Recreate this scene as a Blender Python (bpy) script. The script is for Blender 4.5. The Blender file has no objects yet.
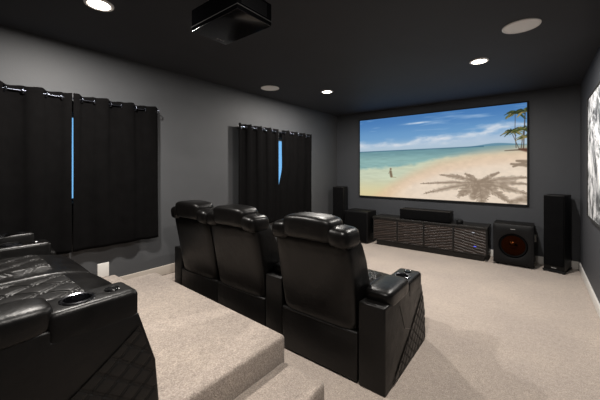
import bpy, bmesh, math, random
import numpy as np
from mathutils import Vector, Matrix
random.seed(7)
PI = math.pi
SC = bpy.context.scene
C = SC.collection

# ------------------------------------------------------------------ dimensions
XR, XL, YF, YB, CE = .503, -3.64, 6.0, -2.3, 2.716
PZ, TZ = .32, .16                                   # platform and tread heights

# ------------------------------------------------------------------ materials
def mat(name, col, rough=.5, metal=0., spec=.5, emit=None, estr=0., coat=0., coat_rough=.1):
    m = bpy.data.materials.new(name); m.use_nodes = True
    b = m.node_tree.nodes['Principled BSDF']
    b.inputs['Base Color'].default_value = (*col, 1)
    b.inputs['Roughness'].default_value = rough
    b.inputs['Metallic'].default_value = metal
    b.inputs['Specular IOR Level'].default_value = spec
    if coat:
        b.inputs['Coat Weight'].default_value = coat
        b.inputs['Coat Roughness'].default_value = coat_rough
    if emit:
        b.inputs['Emission Color'].default_value = (*emit, 1)
        b.inputs['Emission Strength'].default_value = estr
    return m

def noise(m, scale, detail=3., rough=.6, coord='Object'):
    nt = m.node_tree
    tc = nt.nodes.new('ShaderNodeTexCoord')
    n = nt.nodes.new('ShaderNodeTexNoise')
    n.inputs['Scale'].default_value = scale
    n.inputs['Detail'].default_value = detail
    n.inputs['Roughness'].default_value = rough
    nt.links.new(tc.outputs[coord], n.inputs['Vector'])
    return n

def bump(m, sources, normal=None):
    """sources: list of (node output, strength, distance) chained"""
    nt = m.node_tree; b = nt.nodes['Principled BSDF']; prev = None
    for out, st, dist in sources:
        bn = nt.nodes.new('ShaderNodeBump')
        bn.inputs['Strength'].default_value = st
        bn.inputs['Distance'].default_value = dist
        nt.links.new(out, bn.inputs['Height'])
        if prev: nt.links.new(prev, bn.inputs['Normal'])
        prev = bn.outputs['Normal']
    nt.links.new(prev, b.inputs['Normal'])

def ramp(m, out, stops, target='Base Color'):
    nt = m.node_tree
    r = nt.nodes.new('ShaderNodeValToRGB')
    els = r.color_ramp.elements
    while len(els) < len(stops): els.new(.5)
    for e, (p, c) in zip(els, stops):
        e.position = p; e.color = (*c, 1)
    nt.links.new(out, r.inputs['Fac'])
    if target: nt.links.new(r.outputs['Color'], nt.nodes['Principled BSDF'].inputs[target])
    return r

# painted drywall with orange peel texture
def paint(name, col, rough=.6):
    m = mat(name, col, rough, spec=.35)
    n = noise(m, 90, 2); bump(m, [(n.outputs['Fac'], .18, .004)])
    n2 = noise(m, 1.7, 4)
    ramp(m, n2.outputs['Fac'], [(.3, tuple(c*.93 for c in col)), (.7, tuple(c*1.07 for c in col))])
    return m
M = {}
M['wall'] = paint('lit_grey_wall_paint', (.066, .0685, .073))  # left wall copy of the room paint, stronger light put into the colour
M['front_wall'] = paint('shaded_grey_wall_paint', (.046, .049, .055))  # same paint as the left wall, darkened because less light falls there
M['ceil'] = paint('charcoal_ceiling_paint', (.033, .0355, .042), .7)
M['white'] = mat('white_trim_paint', (.70, .68, .65), .45)

def carpet():
    m = mat('beige_carpet', (.45, .39, .34), .95, spec=.1)
    nt = m.node_tree
    fine = noise(m, 120, 3, .75); mid = noise(m, 30, 4, .7); big = noise(m, 1.6, 4, .6)
    r1 = ramp(m, fine.outputs['Fac'], [(.32, (.278, .231, .197)), (.68, (.560, .475, .410))], None)
    r2 = ramp(m, mid.outputs['Fac'], [(.3, (.80, .80, .80)), (.7, (1.08, 1.08, 1.08))], None)
    r3 = ramp(m, big.outputs['Fac'], [(.35, (.92, .92, .93)), (.65, (1.05, 1.05, 1.04))], None)
    def mul(a, b):
        x = nt.nodes.new('ShaderNodeMix'); x.data_type = 'RGBA'; x.blend_type = 'MULTIPLY'
        x.inputs['Factor'].default_value = 1
        nt.links.new(a, x.inputs[6]); nt.links.new(b, x.inputs[7]); return x.outputs[2]
    o = mul(mul(r1.outputs['Color'], r2.outputs['Color']), r3.outputs['Color'])
    b = nt.nodes['Principled BSDF']
    nt.links.new(o, b.inputs['Base Color'])
    b.inputs['Sheen Weight'].default_value = .25
    bump(m, [(mid.outputs['Fac'], .35, .02), (fine.outputs['Fac'], .6, .008)])
    return m
M['carpet'] = carpet()

def leather(name, col=(.0026, .0023, .0022), rough=.34):
    m = mat(name, col, rough, spec=.27)
    a = noise(m, 9, 5, .6); g = noise(m, 320, 2, .5)
    bump(m, [(a.outputs['Fac'], .22, .02), (g.outputs['Fac'], .18, .002)])
    r = ramp(m, a.outputs['Fac'], [(.3, (rough-.05,)*3), (.7, (rough+.08,)*3)], 'Roughness')
    return m
M['leather'] = leather('black_leather')
M['leather_panel'] = leather('black_leather_panel', (.0024, .0021, .0020), .42)
M['quilt'] = leather('quilted_black_leather', (.0060, .0056, .0054), .40)
M['gloss'] = mat('glossy_black_plastic', (.004, .004, .0045), .22, spec=.4)
M['chrome'] = mat('dark_chrome', (.25, .25, .27), .18, 1.)
M['plastic'] = mat('matte_black_plastic', (.0035, .0035, .004), .5, spec=.2)
M['black_metal'] = mat('satin_black_metal', (.012, .012, .013), .35)

def fabric(name, col):
    m = mat(name, col, .95, spec=.04)
    n = noise(m, 400, 2); n2 = noise(m, 12, 4)
    bump(m, [(n.outputs['Fac'], .3, .002)])
    ramp(m, n2.outputs['Fac'], [(.3, tuple(c*.85 for c in col)), (.7, tuple(c*1.15 for c in col))])
    m.node_tree.nodes['Principled BSDF'].inputs['Sheen Weight'].default_value = .0
    return m
M['curtain'] = fabric('blackout_curtain_fabric', (.0036, .0034, .0035))
M['grille'] = fabric('speaker_grille_cloth', (.0035, .0035, .0038))
M['vinyl'] = mat('black_ash_vinyl', (.0045, .0042, .0042), .45, spec=.2)
def wood():
    m = mat('dark_espresso_wood', (.022, .015, .012), .45)
    nt = m.node_tree
    w = nt.nodes.new('ShaderNodeTexWave'); tc = nt.nodes.new('ShaderNodeTexCoord')
    w.inputs['Scale'].default_value = 3; w.inputs['Distortion'].default_value = 6; w.inputs['Detail'].default_value = 3
    w.bands_direction = 'Z'
    nt.links.new(tc.outputs['Object'], w.inputs['Vector'])
    ramp(m, w.outputs['Fac'], [(.2, (.014, .0088, .0070)), (.8, (.026, .017, .0135))])
    return m
M['wood'] = wood()
M['wood_dark'] = mat('black_stained_wood', (.0055, .0048, .0045), .42)
M['copper'] = mat('spun_copper_cone', (.017, .0048, .0014), .22, 1.)
M['mark'] = mat('silver_lettering', (.45, .45, .46), .4, .3)
M['rod'] = mat('polished_steel_rod', (.12, .13, .16), .25, 1.)
M['lamp'] = mat('lamp_lens', (.9, .88, .84), .5, emit=(1, .90, .76), estr=16)
M['lamp_trim'] = mat('white_lamp_trim', (.90, .90, .90), .5)
M['spk_white'] = mat('white_perforated_grille', (.95, .95, .95), .6)
M['led_blue'] = mat('blue_indicator', (.02, .02, .1), .4, emit=(.10, .12, .9), estr=1.2)
M['led_white'] = mat('white_indicator', (.1, .1, .1), .4, emit=(.6, .65, .8), estr=.5)
M['bezel'] = mat('black_velvet_bezel', (.006, .006, .006), .8)
M['vinyl_frame'] = mat('white_window_vinyl', (.7, .72, .74), .4)

def glass():
    m = bpy.data.materials.new('window_glass'); m.use_nodes = True
    nt = m.node_tree; nt.nodes.clear()
    o = nt.nodes.new('ShaderNodeOutputMaterial'); mx = nt.nodes.new('ShaderNodeMixShader')
    t = nt.nodes.new('ShaderNodeBsdfTransparent'); g = nt.nodes.new('ShaderNodeBsdfGlossy')
    g.inputs['Roughness'].default_value = .02; mx.inputs[0].default_value = .06
    nt.links.new(t.outputs[0], mx.inputs[1]); nt.links.new(g.outputs[0], mx.inputs[2]); nt.links.new(mx.outputs[0], o.inputs[0])
    return m
M['glass'] = glass()

def canvas_mat():
    m = mat('abstract_canvas', (.6, .6, .6), .7)
    nt = m.node_tree
    n = noise(m, 2.2, 8, .72); n.inputs['Distortion'].default_value = 1.6
    r = ramp(m, n.outputs['Fac'], [(.38, (.02, .02, .025)), (.46, (.16, .17, .18)), (.52, (.55, .56, .58)), (.60, (.85, .86, .88))])
    return m
M['canvas'] = canvas_mat()

# ------------------------------------------------------------------ mesh helpers
def obj(name, bm, m, parent=None, smooth=40, loc=None):
    me = bpy.data.meshes.new(name)
    bmesh.ops.recalc_face_normals(bm, faces=bm.faces[:])
    bm.to_mesh(me); bm.free()
    if smooth:
        me.shade_smooth(); me.set_sharp_from_angle(angle=math.radians(smooth))
    me.materials.append(m)
    o = bpy.data.objects.new(name, me); C.objects.link(o)
    if parent: o.parent = parent
    if loc: o.location = loc
    return o

def thing(name, label, cat, loc=(0, 0, 0), rz=0, group=None):
    o = bpy.data.objects.new(name, None); C.objects.link(o)
    o.location = loc; o.rotation_euler = (0, 0, rz); o.empty_display_size = .1
    return tag(o, label, cat, group)

def tag(o, label, cat, group=None):
    o['label'] = label; o['category'] = cat
    if group: o['group'] = group
    return o

def struct(name, bm, m, label, cat, smooth=40):
    o = obj(name, bm, m, None, smooth); o['kind'] = 'structure'
    return tag(o, label, cat)

def new(): return bmesh.new()

def merge(bm, tmp):
    me = bpy.data.meshes.new('tmp'); tmp.to_mesh(me); tmp.free()
    bm.from_mesh(me); bpy.data.meshes.remove(me)

def rbox(bm, lo, hi, r=.01, seg=3, fn=None, cuts=0):
    t = bmesh.new(); bmesh.ops.create_cube(t, size=1)
    for v in t.verts:
        v.co = Vector([lo[i] + (v.co[i]+.5)*(hi[i]-lo[i]) for i in range(3)])
    if cuts: bmesh.ops.subdivide_edges(t, edges=t.edges[:], cuts=cuts, use_grid_fill=True)
    if r > 0:
        es = [e for e in t.edges if len(e.link_faces) == 2 and e.calc_face_angle(0) > .5]
        bmesh.ops.bevel(t, geom=es, offset=r, segments=seg, profile=.5, affect='EDGES', clamp_overlap=True)
    if fn:
        for v in t.verts: v.co = Vector(fn(*v.co))
    merge(bm, t)

def prism(bm, poly, axis, a, b, r=0, seg=2):
    """poly of 2D points extruded along axis (0,1,2) from a to b"""
    t = bmesh.new()
    def P(p, w):
        q = list(p); q.insert(axis, w); return q
    v0 = [t.verts.new(P(p, a)) for p in poly]; v1 = [t.verts.new(P(p, b)) for p in poly]
    n = len(poly)
    t.faces.new(v0); t.faces.new(v1)
    for i in range(n): t.faces.new((v0[i], v0[(i+1) % n], v1[(i+1) % n], v1[i]))
    bmesh.ops.recalc_face_normals(t, faces=t.faces[:])
    if r: bmesh.ops.bevel(t, geom=[e for e in t.edges if e.calc_face_angle(0) > .3], offset=r, segments=seg, profile=.5, affect='EDGES', clamp_overlap=True)
    merge(bm, t)

def sgp(c, e): return math.copysign(abs(c)**e, c)

def pillow(bm, c, s, e1=.5, e2=.5, nu=40, nv=20, fn=None):
    """superellipsoid cushion"""
    t = bmesh.new(); rows = []
    for j in range(1, nv):
        ph = -PI/2 + PI*j/nv; cp, sp = sgp(math.cos(ph), e1), sgp(math.sin(ph), e1)
        row = []
        for i in range(nu):
            th = 2*PI*i/nu
            p = [s[0]*cp*sgp(math.cos(th), e2), s[1]*cp*sgp(math.sin(th), e2), s[2]*sp]
            if fn: p = fn(*p)
            row.append(t.verts.new((c[0]+p[0], c[1]+p[1], c[2]+p[2])))
        rows.append(row)
    ends = []
    for z in (-s[2], s[2]):
        p = [0, 0, z]
        if fn: p = fn(*p)
        ends.append(t.verts.new((c[0]+p[0], c[1]+p[1], c[2]+p[2])))
    for a, b in zip(rows, rows[1:]):
        for i in range(nu): t.faces.new((a[i], a[(i+1) % nu], b[(i+1) % nu], b[i]))
    for i in range(nu):
        t.faces.new((ends[0], rows[0][(i+1) % nu], rows[0][i])); t.faces.new((ends[1], rows[-1][i], rows[-1][(i+1) % nu]))
    merge(bm, t)

def loft(bm, rings):
    t = bmesh.new(); R = [[t.verts.new(p) for p in r] for r in rings]; n = len(rings[0])
    for a, b in zip(R, R[1:]):
        for i in range(n): t.faces.new((a[i], a[(i+1) % n], b[(i+1) % n], b[i]))
    t.faces.new(R[0]); t.faces.new(R[-1]); merge(bm, t)

def lathe(bm, prof, c=(0, 0, 0), n=40, axis='Z', close=True):
    """profile of (radius, height)"""
    t = bmesh.new(); rows = []
    for r, h in prof:
        row = []
        for i in range(n):
            a = 2*PI*i/n; x, y = r*math.cos(a), r*math.sin(a)
            p = (x, y, h) if axis == 'Z' else ((x, h, y) if axis == 'Y' else (h, x, y))
            row.append(t.verts.new((c[0]+p[0], c[1]+p[1], c[2]+p[2])))
        rows.append(row)
    for a, b in zip(rows, rows[1:]):
        for i in range(n): t.faces.new((a[i], a[(i+1) % n], b[(i+1) % n], b[i]))
    if close: t.faces.new(rows[0]); t.faces.new(rows[-1])
    merge(bm, t)

def tube(bm, pts, r, n=10):
    t = bmesh.new(); R = []
    for k, p in enumerate(pts):
        a = Vector(pts[max(k-1, 0)]); b = Vector(pts[min(k+1, len(pts)-1)])
        d = (b-a).normalized(); u = d.cross(Vector((0, 0, 1)))
        if u.length < 1e-3: u = Vector((1, 0, 0))
        u.normalize(); v = d.cross(u)
        R.append([t.verts.new(Vector(p) + u*r*math.cos(2*PI*i/n) + v*r*math.sin(2*PI*i/n)) for i in range(n)])
    for a, b in zip(R, R[1:]):
        for i in range(n): t.faces.new((a[i], a[(i+1) % n], b[(i+1) % n], b[i]))
    t.faces.new(R[0]); t.faces.new(R[-1]); merge(bm, t)

def hfield(bm, nu, nv, P, keep=None):
    """grid surface; P(u,v)->xyz; keep(u,v) filters faces"""
    V = [[bm.verts.new(P(i/nu, j/nv)) for i in range(nu+1)] for j in range(nv+1)]
    for j in range(nv):
        for i in range(nu):
            if keep and not keep((i+.5)/nu, (j+.5)/nv): continue
            bm.faces.new((V[j][i], V[j][i+1], V[j+1][i+1], V[j+1][i]))
    bmesh.ops.delete(bm, geom=[v for v in bm.verts if not v.link_faces], context='VERTS')

def quilt(x, y, p, groove=.007, puff=.005):
    """height of double-stitched diamond quilting at x,y with pitch p"""
    h = puff
    for d in ((x/p[0] + y/p[1]), (x/p[0] - y/p[1])):
        f = abs(d - round(d))                     # 0 on a seam
        h -= groove*math.exp(-((f-.065)/.03)**2)
        h += -puff*.5*math.exp(-(f/.22)**2)
    return h

# ------------------------------------------------------------------ room shell
T = .12
bm = new(); rbox(bm, (XL-T, YB-T, -T), (XR+T, YF+T, 0), 0)
struct('floor', bm, M['carpet'], 'beige carpet covering the main floor in front of the screen', 'floor')
bm = new(); rbox(bm, (XL-T, YB-T, CE), (XR+T, YF+T, CE+T), 0)
struct('ceiling', bm, M['ceil'], 'dark charcoal painted ceiling with round recessed lights', 'ceiling')
bm = new(); rbox(bm, (XL-T, YF, 0), (XR+T, YF+T, CE), 0)
struct('wall_front', bm, M['front_wall'], 'grey front wall behind the projection screen, toned darker for its dimmer light', 'wall')
bm = new(); rbox(bm, (XL-T, YB-T, 0), (XR+T, YB, CE), 0)
struct('wall_back', bm, M['front_wall'], 'grey wall behind the back row, in the shaded wall tone', 'wall')
bm = new(); rbox(bm, (XR, YB, 0), (XR+T, YF, CE), 0)
struct('wall_right', bm, paint('shaded_grey_side_wall_paint', (.050, .053, .060)), 'grey right wall with the abstract canvas, toned darker for its dimmer light', 'wall')  # the same wall paint again, dimmer light worked into its colour
WIN = [(.48, 1.41, 1.13, 2.04), (3.56, 4.50, 1.13, 2.04)]
bm = new(); ys = [YB] + [w for win in WIN for w in win[:2]] + [YF]
for i in range(0, len(ys), 2): rbox(bm, (XL-T, ys[i], 0), (XL, ys[i+1], CE), 0)
for y0, y1, z0, z1 in WIN:
    rbox(bm, (XL-T, y0, 0), (XL, y1, z0), 0); rbox(bm, (XL-T, y0, z1), (XL, y1, CE), 0)
struct('wall_left', bm, M['wall'], 'long grey left wall with the two curtained windows', 'wall')
for k, (y0, y1, z0, z1) in enumerate(WIN):
    bm = new(); x0, x1 = XL-.10, XL-.05; f = .045
    rbox(bm, (x0, y0, z0), (x1, y0+f, z1), .004); rbox(bm, (x0, y1-f, z0), (x1, y1, z1), .004)
    rbox(bm, (x0, y0+f, z0), (x1, y1-f, z0+f), .004); rbox(bm, (x0, y0+f, z1-f), (x1, y1-f, z1), .004)
    w = struct('window_%d' % (k+1), bm, M['vinyl_frame'], ['white framed window behind the nearer pair of curtains', 'white framed window behind the farther pair of curtains'][k], 'window')
    bm = new(); rbox(bm, (XL-.080, y0+f, z0+f), (XL-.074, y1-f, z1-f), 0)
    obj('pane', bm, M['glass'], w)

# carpeted platform with a notch at the left, and the half height steps on both sides
def slab(name, poly, z, label, r=.028):
    t = bmesh.new(); bm = new()
    v0 = [t.verts.new((x, y, 0)) for x, y in poly]; v1 = [t.verts.new((x, y, z)) for x, y in poly]
    n = len(poly); t.faces.new(v0); t.faces.new(v1)
    for i in range(n): t.faces.new((v0[i], v0[(i+1) % n], v1[(i+1) % n], v1[i]))
    bmesh.ops.recalc_face_normals(t, faces=t.faces[:])
    es = [e for e in t.edges if e.calc_face_angle(0) > .3 and max(v.co.z for v in e.verts) > z-.001]
    bmesh.ops.bevel(t, geom=es, offset=r, segments=5, profile=.5, affect='EDGES', clamp_overlap=True)
    merge(bm, t)
    return struct(name, bm, M['carpet'], label, 'step' if 'step' in name else 'platform')
PX = -1.365
slab('platform', [(XL, YB), (PX, YB), (PX, 1.572), (-3.37, 1.645), (-3.37, 1.33), (XL, 1.33)], PZ, 'raised carpeted platform carrying the back row of recliners')
slab('step', [(PX, YB), (-1.015, YB), (-1.015, 1.545), (PX, 1.545)], TZ, 'carpeted half height step along the right side of the platform')
slab('step', [(XL, 1.33), (-3.37, 1.33), (-3.37, 2.35), (XL, 2.35)], TZ, 'carpeted half height step between platform and left wall')

def bboard(name, lo, hi, label):
    bm = new(); rbox(bm, lo, hi, .004)
    struct(name, bm, M['white'], label, 'baseboard')
BH = .115; BT = .016
bboard('baseboard_front', (XL, YF-BT, 0), (XR, YF, BH), 'white baseboard along the front wall behind the speakers')
bboard('baseboard_right', (XR-BT, YB, 0), (XR, YF-BT, BH), 'white baseboard along the right wall')
bm = new()
rbox(bm, (XL, 2.35, 0), (XL+BT, YF-BT, BH), .004)
struct('baseboard_left', bm, M['white'], 'white baseboard along the left wall beside the front row', 'baseboard')
bm = new(); rbox(bm, (XL, 1.33, TZ), (XL+BT, 2.35, TZ+BH), .004)
struct('trim_1', bm, mat('beige_skirting', (.44, .39, .34), .8), 'beige skirting above the left half height step', 'baseboard')
bm = new(); rbox(bm, (XL, 1.155, PZ), (XL+.020, 1.262, PZ+.15), .004)
struct('trim_2', bm, M['white'], 'short white end block of skirting on the platform by the left wall', 'baseboard')

# ------------------------------------------------------------------ recliners
def recliner(x0, x1, yrear, z0, label, right=0, left=0, outer_r=False, outer_l=False, group=''):
    """seat between x0 and x1; right / left = widths of its arms (0 = none)"""
    cx = (x0+x1)/2; w = (x1-x0)-.008; h = w/2
    root = thing('theater_recliner', label, 'recliner', (cx, yrear, z0), 0, group)
    # base and rear skirt panel
    bm = new(); rbox(bm, (-h, .03, .02), (h, .80, .33), .015); obj('base', bm, M['leather_panel'], root)
    bm = new(); rbox(bm, (-h, 0, .015), (h, .034, .352), .010)
    rp = obj('rear_panel', bm, M['leather_panel'], root)
    bm = new(); tube(bm, [(-h+.008, -.001, .340), (h-.008, -.001, .340)], .004, 8); obj('piping', bm, M['leather'], rp)
    # seat cushion with front roll, quilted insert, footrest
    bm = new()
    def roll(x, y, z):
        if y > .60: z -= .045*((y-.60)/.26)**2 * (1 if z > .35 else .4)
        z += .014*(1-(x/h)**2) if z > .40 else 0
        return x, y, z
    rbox(bm, (-h+.004, .20, .30), (h-.004, .858, .530), .06, 6, roll, cuts=9)
    seat = obj('seat_cushion', bm, M['leather'], root, 60)
    bm = new(); qx, qy0, qy1 = h*.70, .24, .690
    def Q(u, v):
        x = -qx + 2*qx*u; y = qy0 + (qy1-qy0)*v
        e = min(u, 1-u, v*1.4, (1-v)*1.4); edge = min(1, e/.06)
        z = .530 + .014*(1-(x/h)**2) - (.045*((y-.6)/.26)**2 if y > .6 else 0)
        return (x, y, z - .008 + edge*(.024 + quilt(x, y, (.155, .21), .011, .005)))
    hfield(bm, 96, 96, Q)
    obj('quilted_insert', bm, M['quilt'], seat, 180)
    bm = new(); rbox(bm, (-h+.006, .74, .05), (h-.006, .815, .36), .03, 4); obj('footrest', bm, M['leather'], root)
    # backrest: lofted rounded sections that lean back
    hb = h - .008
    secs = [(.335, .012, .25, hb-.03), (.36, -.004, .27, hb-.012), (.42, -.014, .28, hb), (.60, -.048, .262, hb+.004), (.80, -.085, .195, hb+.006),
            (.92, -.108, .135, hb+.002), (.985, -.112, .095, hb-.012), (1.02, -.09, .06, hb-.045), (1.03, -.05, .02, hb-.10)]
    rings = []
    for z, yr, yf, hw in secs:
        yc, hy = (yr+yf)/2, (yf-yr)/2
        rings.append([(hw*sgp(math.cos(2*PI*i/64), .22), yc+hy*sgp(math.sin(2*PI*i/64), .28), z) for i in range(64)])
    bm = new(); loft(bm, rings); back = obj('backrest', bm, M['leather'], root, 60)
    # head pillow and the two wings beside it
    bm = new(); pillow(bm, (0, -.045, 1.046), (.218, .122, .090), .42, .40, 56, 28, lambda x, y, z: (x, y-.10*z, z + .012*math.cos(x/.225*1.4) - .008))
    hr = obj('headrest', bm, M['leather'], root, 180)
    for s in (-1, 1):
        bm = new()
        pillow(bm, (s*(h-.084), -.035, 1.002), (.086, .118, .074), .6, .55, 40, 20, lambda x, y, z, s=s: (x, y-.10*z, z - .10*x*s))
        obj('headrest_wing', bm, M['leather'], root, 180)
    # arms
    def arm(xa, xb, outer):
        w = xb-xa; xm = (xa+xb)/2
        a_bm = new()
        prism(a_bm, [(0, 0), (.885, 0), (.864, .25), (.786, .50), (.475, .50), (.475, .545), (.0, .572)], 0, xa+.003, xb-.003, .012, 3)
        a = obj('armrest', a_bm, M['leather_panel'], root, 50)
        # console block: sides plus a top plate with a real cup well
        y0, y1, zt, zb, r = .465, .788, .604, .47, .053
        cyc = y0+.115
        t = bmesh.new(); N = 56
        hw, hy = w/2-.004, (y1-y0)/2; yc = (y0+y1)/2
        def rect(k, inset, z):
            th = 2*PI*k/N
            return (xm+(hw-inset)*sgp(math.cos(th), .16), yc+(hy-inset)*sgp(math.sin(th), .16)-(.012 if z < .5 else 0)*0, z)
        rows = [[rect(k, 0, zb) for k in range(N)], [rect(k, 0, zt-.022) for k in range(N)], [rect(k, .004, zt-.010) for k in range(N)], [rect(k, .012, zt-.002) for k in range(N)], [rect(k, .020, zt) for k in range(N)]]
        rows.append([(xm+(r+.006)*math.cos(2*PI*k/N), cyc+(r+.006)*math.sin(2*PI*k/N), zt) for k in range(N)])
        V = [[t.verts.new(p) for p in rw] for rw in rows]
        for p, q in zip(V, V[1:]):
            for k in range(N): t.faces.new((p[k], p[(k+1) % N], q[(k+1) % N], q[k]))
        b = new(); merge(b, t); con = obj('arm_console', b, M['leather'], a, 50)
        b = new(); lathe(b, [(r+.010, zt-.002), (r+.010, zt+.004), (r+.004, zt+.007), (r-.004, zt+.004), (r-.006, zt-.01), (r-.008, zt-.075), (0.004, zt-.078)], (xm, cyc, 0), 48, close=False)
        obj('cup_holder', b, M['chrome'], a, 40)
        b = new(); lathe(b, [(.030, zt-.002), (.030, zt+.003), (.027, zt+.006), (.020, zt+.002), (.017, zt+.005), (.002, zt+.006)], (xm, y0+.245, 0), 32, close=False)
        obj('control_button', b, M['gloss'], a, 40)
        # pad, sagging a little over both sides
        b = new()
        pillow(b, (xm, .285, .592), (w/2+.004, .205, .054), .45, .38, 48, 24, lambda x, y, z: (x, y, z - .55*x*x*(1 if z < .0 else .4)*3))
        obj('arm_pad', b, M['leather'], a, 180)
        if outer:
            xo = xb-.003 if outer > 0 else xa+.003
            b = new(); Y0, Y1, Z0, Z1 = .10, .83, .02, .44
            def S(u, v):
                z = Z0+(Z1-Z0)*v; ye = .880 - (.084*z if z < .25 else .021+.312*(z-.25))
                y = Y0+(ye-.012-Y0)*u
                return (xo + outer*(.0045+.5*quilt(y, z, (.100, .082), .007, .004)), y, z)
            line = lambda u, v: v*(Z1-Z0) < (u-.02)*(Z1-Z0)*1.02
            hfield(b, 250, 150, S, line)
            obj('quilted_side_panel', b, M['quilt'], a, 180)
            b = new(); tube(b, [(xo+outer*.0, .26, .50), (xo+outer*.001, .36, .30), (xo+outer*.001, .50, .24)], .003, 6)
            obj('seam', b, M['leather'], a)
        return a
    if right: arm(h+.004, h+.004+right, 1 if outer_r else 0)
    if left: arm(-h-.004-left, -h-.004, -1 if outer_l else 0)
    return root

FR = 'front row of black recliners'; BK = 'back row of black recliners'
YR = 1.84
recliner(-1.643, -.953, YR, 0, 'black leather recliner at the right end of the front row, beside the carpeted steps', .197, .19, outer_r=True, group=FR)
recliner(-2.508, -1.833, YR, 0, 'middle black leather recliner of the front row', group=FR)
recliner(-3.165, -2.508, YR, 0, 'black leather recliner at the left end of the front row, by the left wall', 0, .16, outer_l=True, group=FR)
YB2 = -.175
recliner(-2.235, -1.595, YB2, PZ, 'nearest black recliner on the platform, with cup holder arm in the foreground', .190, 0, outer_r=True, group=BK)
recliner(-2.865, -2.235, YB2, PZ, 'middle black recliner on the platform with quilted seat, second from the camera', 0, .165, group=BK)
recliner(-3.408, -3.034, YB2, PZ, 'farthest black recliner on the platform, against the left wall curtains', 0, .108, group=BK)

# ------------------------------------------------------------------ curtains and rods
XC = -3.555
def curtain(label, edges, zt, zb, n, phase, lab_g):
    """edges(t)->(ya,yb), t=0 at the top"""
    bm = new(); A = .020
    def P(u, v):
        ya, yb = edges(v); s = u
        y = ya + (yb-ya)*s
        fall = 1 - .35*v
        ph = 2*PI*n*s + phase + .35*math.sin(3*v + 5*s)*v
        x = XC + A*fall*math.cos(ph) + .006*math.sin(9*s+4*v)*v
        z = zt + (zb-zt)*v + .004*math.cos(ph*1.0)*(1-v)
        if v == 0: z += .006*math.sin(2*ph)
        return (x, y + .010*math.sin(2*ph)*(1-v*.5), z)
    hfield(bm, int(n*28), 46, P)
    o = obj('curtain', bm, M['curtain'], None, 180)
    sm = o.modifiers.new('thickness', 'SOLIDIFY'); sm.thickness = .004; sm.offset = 0
    tag(o, label, 'curtain', lab_g)
    # grommets where the cloth crosses the rod
    ya, yb = edges(.02)
    k = -4
    while True:
        s = ((k+.5)*PI - phase%(2*PI))/(2*PI*n); k += 1
        if s > .985: break
        if s < .015: continue
        b = new(); t = bmesh.new(); R, r = .026, .006; rows = []
        ang = math.radians(38) * (1 if k % 2 else -1)
        for i in range(24):
            a = 2*PI*i/24; row = []
            for j in range(8):
                q = 2*PI*j/8
                p = Vector(((R+r*math.cos(q))*math.cos(a), r*math.sin(q)*1.0, (R+r*math.cos(q))*math.sin(a)))
                p = Matrix.Rotation(ang, 3, 'Z') @ p
                row.append(t.verts.new(p + Vector((XC, ya+(yb-ya)*s, zt-.045))))
            rows.append(row)
        for i in range(24):
            for j in range(8): t.faces.new((rows[i][j], rows[(i+1) % 24][j], rows[(i+1) % 24][(j+1) % 8], rows[i][(j+1) % 8]))
        merge(b, t); obj('grommet', b, M['rod'], o, 180)
    return o
def rod(label, y0, y1, z, g):
    bm = new(); tube(bm, [(XC, y0, z), (XC, y1, z)], .0085, 14)
    o = obj('curtain_rod', bm, M['rod']); tag(o, label, 'curtain rod', g)
    for y, s in ((y0, -1), (y1, 1)):
        bm = new(); lathe(bm, [(.001, -.020*s), (.013, -.016*s), (.016, 0), (.013, .012*s), (.006, .014*s)], (XC, y, z), 20, 'Y'); obj('finial', bm, M['black_metal'], o)
        bm = new(); rbox(bm, (XL+.0005, y-s*.03-.012, z-.03), (XL+.006, y-s*.03+.012, z+.03), .002)
        rbox(bm, (XL+.005, y-s*.03-.006, z-.008), (XC, y-s*.03+.006, z+.004), .002); obj('bracket', bm, M['black_metal'], o)
    return o
g1, g2 = 'curtains of the nearer window', 'curtains of the farther window'
zt1 = 2.205; zb1 = .66
curtain('black grommet curtain on the near window, cut by the left picture edge', lambda t: (.06, .912-.004*t), zt1, zb1, 3.13, -2*PI*3.13, g1)
curtain('black grommet curtain right of the thin blue slit on the near window', lambda t: (.922-.004*t, 1.765+.01*t), zt1, zb1, 3.33, 0, g1)
rod('steel curtain rod across the nearer window on the left wall', -.02, 1.725, zt1-.045, 'curtain rods')
zt2 = 2.175; zb2 = .56
def sm(t):
    t = min(1, max(0, (t-.38)/.30)); return t*t*(3-2*t)
def gapL(t): return 2.985, 3.875 + .02*t
def gapR(t): return 4.000 - .10*sm(t), 4.855
curtain('black grommet curtain left of the bright slit on the far window', gapL, zt2, zb2, 4.0, 0, g2)
curtain('black grommet curtain right of the bright slit on the far window', gapR, zt2, zb2, 3.5, PI, g2)
rod('steel curtain rod across the farther window nearest the screen wall', 3.025, 4.82, zt2-.045, 'curtain rods')

# ------------------------------------------------------------------ projection screen
def srgb(c): 
    c = np.asarray(c, float)/255.
    return np.where(c <= .04045, c/12.92, ((c+.055)/1.055)**2.4)
def vnoise(x, y, seed):
    r = np.random.RandomState(seed).rand(64, 64)
    xi, yi = np.floor(x).astype(int), np.floor(y).astype(int); fx, fy = x-xi, y-yi
    fx, fy = fx*fx*(3-2*fx), fy*fy*(3-2*fy)
    g = lambda a, b: r[a % 64, b % 64]
    return (g(xi, yi)*(1-fx)+g(xi+1, yi)*fx)*(1-fy)+(g(xi, yi+1)*(1-fx)+g(xi+1, yi+1)*fx)*fy
def fbm(x, y, seed, o=4):
    s = 0; a = .5
    for k in range(o): s = s + a*vnoise(x*2**k, y*2**k, seed+k); a *= .5
    return s/(1-.5**o)
def sst(a, b, x):
    t = np.clip((x-a)/(b-a), 0, 1); return t*t*(3-2*t)
def mixc(c, d, f): return c*(1-f[..., None]) + np.asarray(d, float)*f[..., None]
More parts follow.
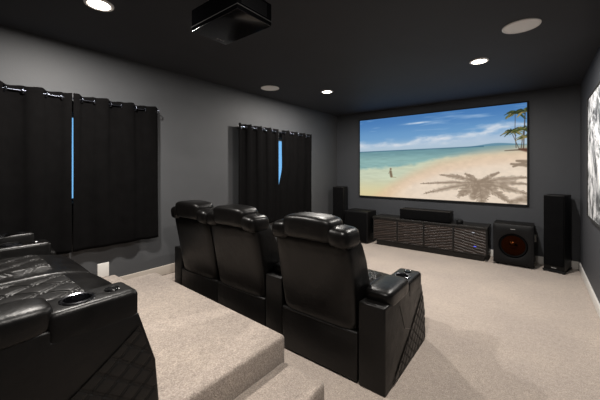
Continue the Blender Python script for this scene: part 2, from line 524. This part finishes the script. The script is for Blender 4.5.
def seg(S, Tt, p, q, w0, w1, asp=1.775):
    """soft mask of a tapering stroke, in picture units"""
    px, py = p[0]*asp, p[1]; qx, qy = q[0]*asp, q[1]; x, y = S*asp, Tt
    dx, dy = qx-px, qy-py; L2 = dx*dx+dy*dy
    t = np.clip(((x-px)*dx+(y-py)*dy)/L2, 0, 1)
    d = np.hypot(x-px-t*dx, y-py-t*dy); w = w0+(w1-w0)*t
    return np.clip(1.3-d/np.maximum(w, 1e-4), 0, 1)
def beach(S, Tt):
    hz = .579 + .012*S
    top, mid, low = (72, 122, 180), (110, 156, 200), (176, 196, 212)
    f = (Tt-hz)/(1-hz)
    c = mixc(mixc(np.ones(S.shape+(3,))*np.array(low, float), mid, sst(0, .42, f)), top, sst(.35, 1., f))
    # cloud bank rising to the right, and wisps
    n = fbm(S*9, Tt*16, 3, 5); edge = .705 + .10*sst(.45, .95, S) + (n-.5)*.13
    bank = sst(.03, -.03, Tt-edge)*sst(-.01, .05, Tt-hz-.02)
    c = mixc(c, (196, 206, 220), np.clip(bank*(.22+.8*(fbm(S*14, Tt*26, 8, 5)-.25)), 0, .9))
    c = mixc(c, (222, 225, 231), np.clip(bank*sst(.06, 0, np.abs(Tt-edge+.035))*1.2*(fbm(S*22, Tt*30, 13, 5)-.12), 0, .9))
    wis = np.clip(fbm(S*5-Tt*3, Tt*26, 21, 5)-.54, 0, 1)*1.5*sst(.70, .80, Tt)
    c = mixc(c, (200, 214, 232), np.clip(wis, 0, .6))
    w2 = np.exp(-((Tt-.900-.02*(S-.41))/.010)**2)*np.exp(-((S-.42)/.075)**2)
    c = mixc(c, (225, 232, 240), np.clip(w2*.9*(.5+fbm(S*30, Tt*30, 5, 3)), 0, .9))
    # distant hill at right
    hill = hz + .028*np.exp(-((S-.86)/.10)**2)
    c = mixc(c, (84, 128, 150), sst(.004, -.004, Tt-hill)*(Tt > hz)*.8)
    # sea
    sea = (Tt < hz)
    d = (hz-Tt)
    far, mid2, sh = (112, 150, 158), (140, 176, 174), (198, 206, 182)
    lim = .215 - .135*sst(.15, .75, S)
    sc = mixc(mixc(np.ones(S.shape+(3,))*np.array(far, float), mid2, sst(.015, .13, d)), sh, sst(lim-.025, lim+.03, d+(fbm(S*20, Tt*20, 31, 3)-.5)*.05))
    sc = sc*(.94+.12*fbm(S*16, Tt*70, 41, 4))[..., None]
    sc = mixc(sc, (74, 116, 128), np.clip(fbm(S*8, Tt*44, 55, 4)-.52, 0, 1)*2.2*sst(.16, .20, d)*sst(lim+.01, lim-.02, d))
    sc = mixc(sc, (216, 204, 160), sst(.30, .56, d))
    # beach sand
    sx = np.array([0., .096, .231, .369, .557, .775, 1.0]); sy = np.array([-.16, -.04, .13, .275, .425, .505, .555])
    shore = np.interp(S, sx, sy)
    sand = mixc(np.ones(S.shape+(3,))*np.array((216, 194, 166), float), (230, 213, 194), sst(0, .16, shore-Tt))
    sand = mixc(sand, (226, 198, 172), np.exp(-((shore-Tt-.09)/.05)**2)*.45)
    sand = mixc(sand, (228, 196, 150), sst(.45, .1, S)*sst(.25, .0, Tt)*.6)
    sand = sand*(.965+.07*fbm(S*40, Tt*40, 61, 3))[..., None]
    sc = mixc(sc, sand, sst(-.055, .045, shore-Tt)) if False else sc*(1-sst(-.10, .06, shore-Tt))[..., None] + sand*sst(-.10, .06, shore-Tt)[..., None]
    c = np.where(sea[..., None], sc, c)
    c = mixc(c, (52, 92, 118), np.exp(-((Tt-hz)/.006)**2)*.7*(S < .8))
    # shadow of palm fronds on the sand
    m = np.zeros(S.shape); ctr = (.775, .205)
    rag = .55+.9*fbm(S*70, Tt*46, 71, 3)
    rl = random.Random(11)
    for tip, sag, wd in [((.555, .285), .03, .050), ((.44, .178), .012, .040), ((.46, .060), .02, .062), ((.66, .035), .02, .075), ((.79, -.03), .0, .085),
                         ((.875, .315), .02, .036), ((1.03, .268), .03, .05), ((1.03, .200), .012, .055), ((1.03, .085), .02, .062), ((.93, .0), .01, .07), ((.70, .30), .02, .035)]:
        P = lambda q: (ctr[0]+(tip[0]-ctr[0])*q, ctr[1]+(tip[1]-ctr[1])*q + sag*4*q*(1-q)*.5)
        for a0, a1 in ((0, .33), (.33, .66), (.66, 1)): m = np.maximum(m, .8*seg(S, Tt, P(a0), P(a1), .013-.008*a0, .013-.008*a1))
        dx, dy = tip[0]-ctr[0], tip[1]-ctr[1]; ln = math.hypot(dx*1.775, dy)
        for k in range(20):
            q = .06+.92*k/20; bx, by = P(q)
            for sd in (-1, 1):
                le = .72*wd*(.45+.8*math.sin(PI*min(1, q+.15)))*rl.uniform(.6, 1.1)
                ex = bx + (dx/ln)*le*.75 - sd*(dy/ln)*le*.55; ey = by + (dy/ln)*le*.6 + sd*(dx*1.775/ln)*le*.62
                m = np.maximum(m, rl.uniform(.55, .95)*seg(S, Tt, (bx, by), (ex, ey), .009, .005))
    m = np.maximum(m, .8*seg(S, Tt, (.775, .22), (.745, .06), .03, .045))
    m = np.maximum(m, .7*seg(S, Tt, (.935, .02), (1.0, .06), .03, .05))
    for a, b in [((.93, .40), (1.0, .385)), ((.955, .43), (1.0, .42)), ((.94, .375), (.985, .41))]: m = np.maximum(m, seg(S, Tt, a, b, .012, .022))
    c = mixc(c, (126, 109, 92), np.clip(m*rag*1.15-.12, 0, .80))
    # bather wading in the shallows
    p = np.maximum(seg(S, Tt, (.236, .322), (.242, .262), .017, .018), seg(S, Tt, (.237, .350), (.237, .354), .013, .013))
    p = np.maximum(p, .6*seg(S, Tt, (.222, .30), (.236, .312), .006, .006))
    c = mixc(c, (112, 92, 72), np.clip(p, 0, .85))
    c = mixc(c, (150, 130, 96), np.clip(seg(S, Tt, (.24, .252), (.275, .248), .005, .004), 0, .6))
    # palms standing at the right edge
    rnd = random.Random(5)
    for a, b, w in [((.952, .56), (.947, .75), .0035), ((.947, .75), (.948, .90), .003), ((.985, .55), (.992, .90), .005), ((.965, .55), (.935, .70), .003), ((.975, .56), (.985, .72), .004)]:
        c = mixc(c, (78, 62, 48), np.clip(seg(S, Tt, a, b, w, w), 0, .9))
    for cx, cy, R in [(.950, .905, .095), (.993, .915, .10), (.930, .720, .085), (.985, .735, .105), (1.0, .66, .08)]:
        for k in range(34):
            an = rnd.uniform(-.9, PI+.9); L = R*rnd.uniform(.35, 1.05)
            ex, ey = cx+math.cos(an)*L/1.775*1.15, cy+math.sin(an)*L*.55-.30*L
            mx, my = (cx+ex)/2, (cy+ey)/2+.22*L
            col = rnd.choice([(66, 76, 44), (92, 98, 54), (46, 54, 36), (150, 134, 88), (76, 82, 48), (52, 58, 40)])
            q = np.maximum(seg(S, Tt, (cx, cy), (mx, my), .006, .007), seg(S, Tt, (mx, my), (ex, ey), .007, .003))
            c = mixc(c, col, np.clip(q*(.6+.8*fbm(S*90, Tt*60, 91, 2)), 0, .92))
    c = mixc(c, (92, 62, 50), np.clip(seg(S, Tt, (.968, .545), (1.0, .535), .012, .022), 0, .95))
    c = mixc(c, (92, 78, 66), np.clip(seg(S, Tt, (.90, .535), (.97, .54), .004, .008), 0, .8))
    return np.clip(c, 0, 255)

SX0, SX1, SZ0, SZ1 = -3.036, -.118, .912, 2.538
scr = thing('projection_screen', 'large wall screen showing a bright tropical beach', 'screen', ((SX0+SX1)/2, YF, SZ0))
ox, oz = (SX0+SX1)/2, SZ0
bm = new(); b = .021; d0, d1 = -.045, -.0005
L, R_, B_, T_ = SX0-ox, SX1-ox, 0, SZ1-SZ0
rbox(bm, (L-b, d0, -b), (L, d1, T_+b), .004); rbox(bm, (R_, d0, -b), (R_+b, d1, T_+b), .004)
rbox(bm, (L, d0, -b), (R_, d1, 0), .004); rbox(bm, (L, d0, T_), (R_, d1, T_+b), .004)
obj('frame', bm, M['bezel'], scr)
NX, NY = 620, 350
ss, tt = np.meshgrid(np.linspace(0, 1, NX+1), np.linspace(0, 1, NY+1))
cols = srgb(beach(ss, tt))
vx = np.stack([L+ss*(R_-L), np.full(ss.shape, -.030), tt*T_], -1).reshape(-1, 3)
idx = np.arange((NX+1)*(NY+1)).reshape(NY+1, NX+1)
quads = np.stack([idx[:-1, :-1], idx[:-1, 1:], idx[1:, 1:], idx[1:, :-1]], -1).reshape(-1, 4)
me = bpy.data.meshes.new('screen_surface')
me.vertices.add(len(vx)); me.vertices.foreach_set('co', vx.ravel().astype(np.float32))
me.loops.add(quads.size); me.loops.foreach_set('vertex_index', quads.ravel().astype(np.int32))
me.polygons.add(len(quads)); me.polygons.foreach_set('loop_start', np.arange(0, quads.size, 4, dtype=np.int32))
me.update(calc_edges=True)
at = me.color_attributes.new('picture', 'FLOAT_COLOR', 'POINT')
at.data.foreach_set('color', np.concatenate([cols.reshape(-1, 3), np.ones((len(vx), 1))], 1).ravel().astype(np.float32))
m = mat('lit_screen_picture', (0, 0, 0), .8, spec=0)
an = m.node_tree.nodes.new('ShaderNodeVertexColor'); an.layer_name = 'picture'
m.node_tree.links.new(an.outputs['Color'], m.node_tree.nodes['Principled BSDF'].inputs['Emission Color'])
m.node_tree.nodes['Principled BSDF'].inputs['Emission Strength'].default_value = 1.0
me.materials.append(m)
so = bpy.data.objects.new('screen_surface', me); C.objects.link(so); so.parent = scr

# ------------------------------------------------------------------ lights and speakers in the ceiling
def downlight(x, y, label, power):
    t = thing('recessed_light', label, 'ceiling light', (x, y, CE), 0, 'recessed ceiling lights')
    bm = new(); lathe(bm, [(.072, -.0015), (.098, -.0005), (.096, -.008), (.080, -.012), (.072, -.008)], n=48, close=False); obj('trim_ring', bm, M['lamp_trim'], t)
    bm = new(); lathe(bm, [(.001, -.010), (.05, -.009), (.074, -.006), (.075, -.001)], n=48, close=False); obj('lens', bm, M['lamp'], t)
    ld = bpy.data.lights.new('downlight_beam', 'AREA'); ld.shape = 'DISK'; ld.size = .13; ld.energy = power; ld.color = (1, .945, .88)
    lo = bpy.data.objects.new('downlight_beam', ld); C.objects.link(lo); lo.location = (0, 0, -.016); lo.parent = t
PW = 66
downlight(-2.594, .836, 'lit recessed ceiling light nearest the camera, above the near curtains', 78)
downlight(-2.623, 4.019, 'small lit recessed ceiling light near the far left corner', PW)
downlight(-.518, 3.979, 'lit recessed ceiling light above the right end of the screen', PW)
downlight(-.518, .836, 'recessed ceiling light above the platform steps, over the camera', 54)
def ceil_speaker(x, y, label):
    t = thing('ceiling_speaker', label, 'speaker', (x, y, CE), 0, 'round ceiling speakers')
    bm = new(); lathe(bm, [(.122, -.001), (.140, -.0005), (.139, -.007), (.128, -.010), (.122, -.006)], n=56, close=False); obj('rim', bm, M['lamp_trim'], t)
    bm = new(); lathe(bm, [(.001, -.007), (.08, -.0065), (.123, -.005), (.123, -.001)], n=56, close=False); obj('grille', bm, M['spk_white'], t)
ceil_speaker(-.105, 3.24, 'white round unlit ceiling speaker at the upper right')
ceil_speaker(-3.194, 3.308, 'white round unlit ceiling speaker beside the left wall')

# ------------------------------------------------------------------ projector
px0, px1, py0, py1, pz = -1.855, -1.372, 1.148, 1.440, 2.412
pr = thing('projector', 'black projector hanging upside down from the ceiling', 'projector', ((px0+px1)/2, (py0+py1)/2, pz))
hx, hy = (px1-px0)/2, (py1-py0)/2
bm = new(); rbox(bm, (-hx, -hy, 0), (hx, hy, .145), .010, 3); obj('body', bm, mat('dull_black_shell', (.0015, .0015, .0017), 1., spec=0.), pr)
bm = new(); rbox(bm, (-hx+.004, -hy+.004, -.003), (hx-.004, hy-.004, .004), .003); obj('bottom_cover', bm, mat('piano_black_cover', (.004, .004, .0045), .14, spec=.3), pr)
bm = new(); rbox(bm, (-hx-.002, -hy-.002, .022), (hx+.002, hy+.002, .027), .001); obj('trim_line', bm, mat('grey_trim', (.03, .03, .03), .9, spec=.05), pr)
bm = new(); lathe(bm, [(.058, hy-.004), (.058, hy+.018), (.050, hy+.022), (.044, hy+.006), (.001, hy+.012)], (.06, 0, .075), 40, 'Y', close=False); obj('lens', bm, M['gloss'], pr)
bm = new()
for k in range(9): rbox(bm, (-hx+.02, hy-.002, .04+k*.010), (-hx+.15, hy+.002, .045+k*.010), 0)
obj('vent', bm, M['plastic'], pr); bm = new()
for k in range(9): rbox(bm, (hx-.002, -hy+.03, .04+k*.010), (hx+.002, hy-.05, .045+k*.010), 0)
obj('vent', bm, M['plastic'], pr)
bm = new(); rbox(bm, (-.12, -.10, .160), (.12, .10, .172), .004)
for sx in (-.10, .10):
    for sy in (-.08, .08): lathe(bm, [(.010, .144), (.010, .162)], (sx, sy, 0), 12)
obj('mount_plate', bm, M['black_metal'], pr)
bm = new(); lathe(bm, [(.024, .17), (.024, CE-pz-.012)], n=20); obj('mount_pole', bm, M['black_metal'], pr)
bm = new(); lathe(bm, [(.07, CE-pz-.014), (.07, CE-pz-.001)], n=32); obj('ceiling_plate', bm, M['black_metal'], pr)
bm = new()
for k, (w, hgt) in enumerate([(.010, .012), (.008, .009), (.009, .011), (.008, .008), (.010, .009)]):
    rbox(bm, (-hx+.045+.001, .03+.013*k, -.0042), (-hx+.045+hgt, .03+.013*k+w*.55, -.0025), 0)
obj('wordmark', bm, M['mark'], pr)

# ------------------------------------------------------------------ media console
CX0, CX1, CY0, CY1, CH = -2.535, -.600, 5.52, 5.95, .555
con = thing('media_console', 'long low dark media console with slatted wave doors under the screen', 'cabinet', ((CX0+CX1)/2, CY0, 0))
cw = (CX1-CX0)/2
bm = new(); rbox(bm, (-cw, -.012, CH-.032), (cw, CY1-CY0, CH), .004); obj('top_panel', bm, M['wood_dark'], con)
bm = new(); rbox(bm, (-cw+.004, .020, .10), (cw-.004, CY1-CY0-.005, CH-.032), .004); obj('carcass', bm, M['wood_dark'], con)
bm = new(); rbox(bm, (-cw+.06, .06, 0), (cw-.06, CY1-CY0-.04, .10), .004); obj('plinth', bm, M['wood_dark'], con)
dw = (2*cw-.03)/4
for k in range(4):
    xa = -cw+.015+dw*k+.003; xb = xa+dw-.006; za, zb = .108, CH-.038
    bm = new(); f = .012
    rbox(bm, (xa, -.004, za), (xa+f, .020, zb), .002); rbox(bm, (xb-f, -.004, za), (xb, .020, zb), .002)
    rbox(bm, (xa+f, -.004, za), (xb-f, .020, za+f), .002); rbox(bm, (xa+f, -.004, zb-f), (xb-f, .020, zb), .002)
    door = obj('door', bm, M['wood_dark'], con)
    bm = new()
    def W(u, v, xa=xa, xb=xb, za=za, zb=zb, k=k):
        x = xa+f+(xb-xa-2*f)*u; z = za+f+(zb-za-2*f)*v
        s = z/.046 + (.75 if k == 3 else -.75)*(x-xa)/.16 + .05*math.sin(2*PI*(x-xa)/.15)
        q = abs(s-math.floor(s)-.5)*2
        return (x, .011 - .011*min(1, max(0, (q-.28)/.2)), z)
    hfield(bm, 90, 130, W); obj('slatted_panel', bm, M['wood'], door, 60)
for (x, z, mm, nm) in ((-.955+.20, .475, 'led_white', 'status_light'), (-.77, .265, 'led_blue', 'power_light')):
    pass
for (u, z, mm, nm) in ((-.800, .455, 'led_white', 'status_light'), (-.775, .235, 'led_blue', 'power_light')):
    bm = new(); rbox(bm, (u-ox*0-con.location.x-.018, -.006, z-.006), (u-con.location.x+.018, .0, z+.006), .002)
    o = obj(nm, bm, M[mm], con); o['label'] = ('small blue' if 'blue' in mm else 'small white') + ' indicator light glowing through the slats'

# centre speaker on the console
cs = thing('center_speaker', 'long black centre channel speaker on top of the media console', 'speaker', (-1.585, 5.56, CH))
bm = new(); rbox(bm, (-.43, .018, .006), (.43, .30, .185), .006); obj('cabinet', bm, M['vinyl'], cs)
bm = new(); rbox(bm, (-.425, 0, .010), (.425, .019, .181), .008); obj('grille', bm, M['grille'], cs)
for s in (-.36, .36):
    bm = new(); rbox(bm, (s-.03, .03, 0), (s+.03, .27, .007), .002); obj('rubber_foot', bm, M['plastic'], cs)
# small puck beside it
bm = new(); lathe(bm, [(.001, 0), (.045, 0), (.05, .006), (.05, .05), (.044, .058), (.001, .06)], n=32)
o = obj('streaming_box', bm, M['plastic'], None, 40, (-1.02, 5.66, CH)); tag(o, 'small round black device on the console right of the centre speaker', 'media player')

# ------------------------------------------------------------------ floor speakers
def tower(x, y, rz, label):
    t = thing('floor_standing_speaker', label, 'speaker', (x, y, 0), rz, 'tower speakers beside the screen')
    bm = new(); rbox(bm, (-.118, 0, .035), (.118, .36, 1.10), .006); obj('cabinet', bm, M['vinyl'], t)
    bm = new(); rbox(bm, (-.112, -.018, .10), (.112, .001, 1.092), .010); obj('grille', bm, M['grille'], t)
    bm = new(); rbox(bm, (-.128, -.018, .018), (.128, .37, .036), .005); obj('plinth', bm, M['plastic'], t)
    for sx in (-.11, .11):
        for sy in (.0, .345):
            bm = new(); lathe(bm, [(.012, 0), (.014, .008), (.010, .018)], (sx, sy, 0), 14); obj('foot', bm, M['black_metal'], t)
    bm = new()
    for k in range(6): rbox(bm, (-.030+.010*k, -.0030, .062), (-.030+.010*k+.006, .001, .062+(.012 if k in (0, 1) else .009)), 0)
    obj('wordmark', bm, M['mark'], t)
tower(.195, 5.60, math.radians(-15), 'tall black tower speaker in the right corner of the front wall')
tower(-3.345, 5.56, math.radians(15), 'tall black tower speaker in the left corner beside the far curtains')
def subwoofer(x, y, label, rz=0, grille=False):
    t = thing('subwoofer', label, 'subwoofer', (x, y, 0), rz, 'subwoofers on the carpet')
    W2, D, Hh = .255, .41, .635
    bm = new(); rbox(bm, (-W2, .030, .030), (W2, D, Hh), .008); obj('cabinet', bm, M['vinyl'], t)
    # front baffle ring with a real round opening
    tb = bmesh.new(); N = 64; r = .185; zc = .315
    def sq(k, w, h, cz, e=.10):
        th = 2*PI*k/N; return (w*sgp(math.cos(th), e), cz+h*sgp(math.sin(th), e))
    rows = [(W2-.002, (Hh-.03)/2-.002, .032), (W2-.002, (Hh-.03)/2-.002, .006), (W2-.010, (Hh-.03)/2-.010, 0)]
    V = []
    for w, h, yy in rows:
        V.append([tb.verts.new((sq(k, w, h, .3325)[0], yy, sq(k, w, h, .3325)[1])) for k in range(N)])
    for rr, yy in ((r+.012, 0), (r, .004), (r-.004, .029)):
        V.append([tb.verts.new((rr*math.cos(2*PI*k/N), yy, zc+rr*math.sin(2*PI*k/N))) for k in range(N)])
    for a, b in zip(V, V[1:]):
        for k in range(N): tb.faces.new((a[k], a[(k+1) % N], b[(k+1) % N], b[k]))
    bm = new(); merge(bm, tb); obj('baffle', bm, M['plastic'], t, 40)
    w = new(); lathe(w, [(r-.004, .026), (r-.018, .012), (r-.034, .026)], (0, 0, zc), 56, 'Y', close=False); wo = obj('woofer_surround', w, M['grille'], t, 60)
    w = new(); lathe(w, [(r-.034, .025), (.12, .0285), (.055, .0292)], (0, 0, zc), 56, 'Y', close=False); lathe(w, [(.055, .029), (.04, .018), (.02, .012), (.001, .010)], (0, 0, zc), 40, 'Y', close=False)
    obj('woofer_cone', w, M['copper'], t, 60)
    w = new()
    for k in range(6): rbox(w, (-.030+.010*k, -.003, .560), (-.030+.010*k+.006, .001, .569), 0)
    obj('wordmark', w, M['mark'], t)
    if grille:
        w = new(); rbox(w, (-.238, -.014, .05), (.238, -.001, .61), .006); obj('grille', w, M['grille'], t)
    for sx in (-.20, .20):
        for sy in (.07, .36):
            w = new(); lathe(w, [(.022, 0), (.024, .006), (.020, .031)], (sx, sy, 0), 16); obj('foot', w, M['plastic'], t)
subwoofer(-.278, 5.55, 'black subwoofer with copper woofer cone between console and right tower speaker')
subwoofer(-2.865, 5.45, 'black subwoofer with cloth grille at the left end of the media console', 0, True)

# outlet on the front wall
ol = thing('wall_outlet', 'white wall outlet between subwoofer and right tower speaker', 'outlet', (-.035, YF, .39))
bm = new(); rbox(bm, (-.036, -.007, -.058), (.036, -.0003, .058), .003); obj('cover_plate', bm, M['white'], ol)
bm = new()
for z in (-.028, .022): rbox(bm, (-.016, -.010, z-.014), (.016, -.006, z+.014), .004)
obj('socket', bm, M['white'], ol)
bm = new(); rbox(bm, (-.014, -.040, -.042), (.014, -.010, -.014), .005); tube(bm, [(0, -.035, -.028), (.004, -.046, -.05), (.012, -.036, -.12), (.016, -.026, -.22), (.02, -.024, -.385)], .004, 8)
tag(obj('power_plug', bm, M['plastic'], None, 40, (-.035, YF, .39)), 'black plug and cord hanging from the white front wall outlet', 'plug')

# ------------------------------------------------------------------ canvas on the right wall
ay0, ay1, az0, az1 = 3.78, 4.83, .915, 2.295
ar = thing('framed_canvas', 'black framed black and white abstract canvas on the right wall', 'painting', (XR, (ay0+ay1)/2, az0))
hy = (ay1-ay0)/2; hz_ = az1-az0; f = .020
bm = new(); rbox(bm, (-.042, -hy, 0), (-.0005, -hy+f, hz_), .003); rbox(bm, (-.042, hy-f, 0), (-.0005, hy, hz_), .003)
rbox(bm, (-.042, -hy+f, 0), (-.0005, hy-f, f), .003); rbox(bm, (-.042, -hy+f, hz_-f), (-.0005, hy-f, hz_), .003)
obj('frame', bm, M['bezel'], ar)
bm = new(); rbox(bm, (-.032, -hy+f, f), (-.004, hy-f, hz_-f), .002); obj('canvas', bm, M['canvas'], ar)

# ------------------------------------------------------------------ daylight outside, camera, view
wd = bpy.data.worlds.new('sky'); SC.world = wd; wd.use_nodes = True
bg = wd.node_tree.nodes['Background']; bg.inputs['Color'].default_value = (.19, .50, .90, 1); bg.inputs['Strength'].default_value = 1.15

cam = bpy.data.cameras.new('camera'); co = bpy.data.objects.new('camera', cam); C.objects.link(co)
co.location = (0, 0, 1.46); co.rotation_euler = (PI/2, 0, .66812)
cam.sensor_width = 36; cam.lens = 299.58/600*36; cam.shift_y = -(200-170.23)/600; cam.clip_start = .02
SC.camera = co
SC.view_settings.view_transform = 'Standard'; SC.view_settings.look = 'None'
SC.view_settings.gamma = 1; SC.view_settings.use_curve_mapping = False
SC.view_settings.exposure = 0
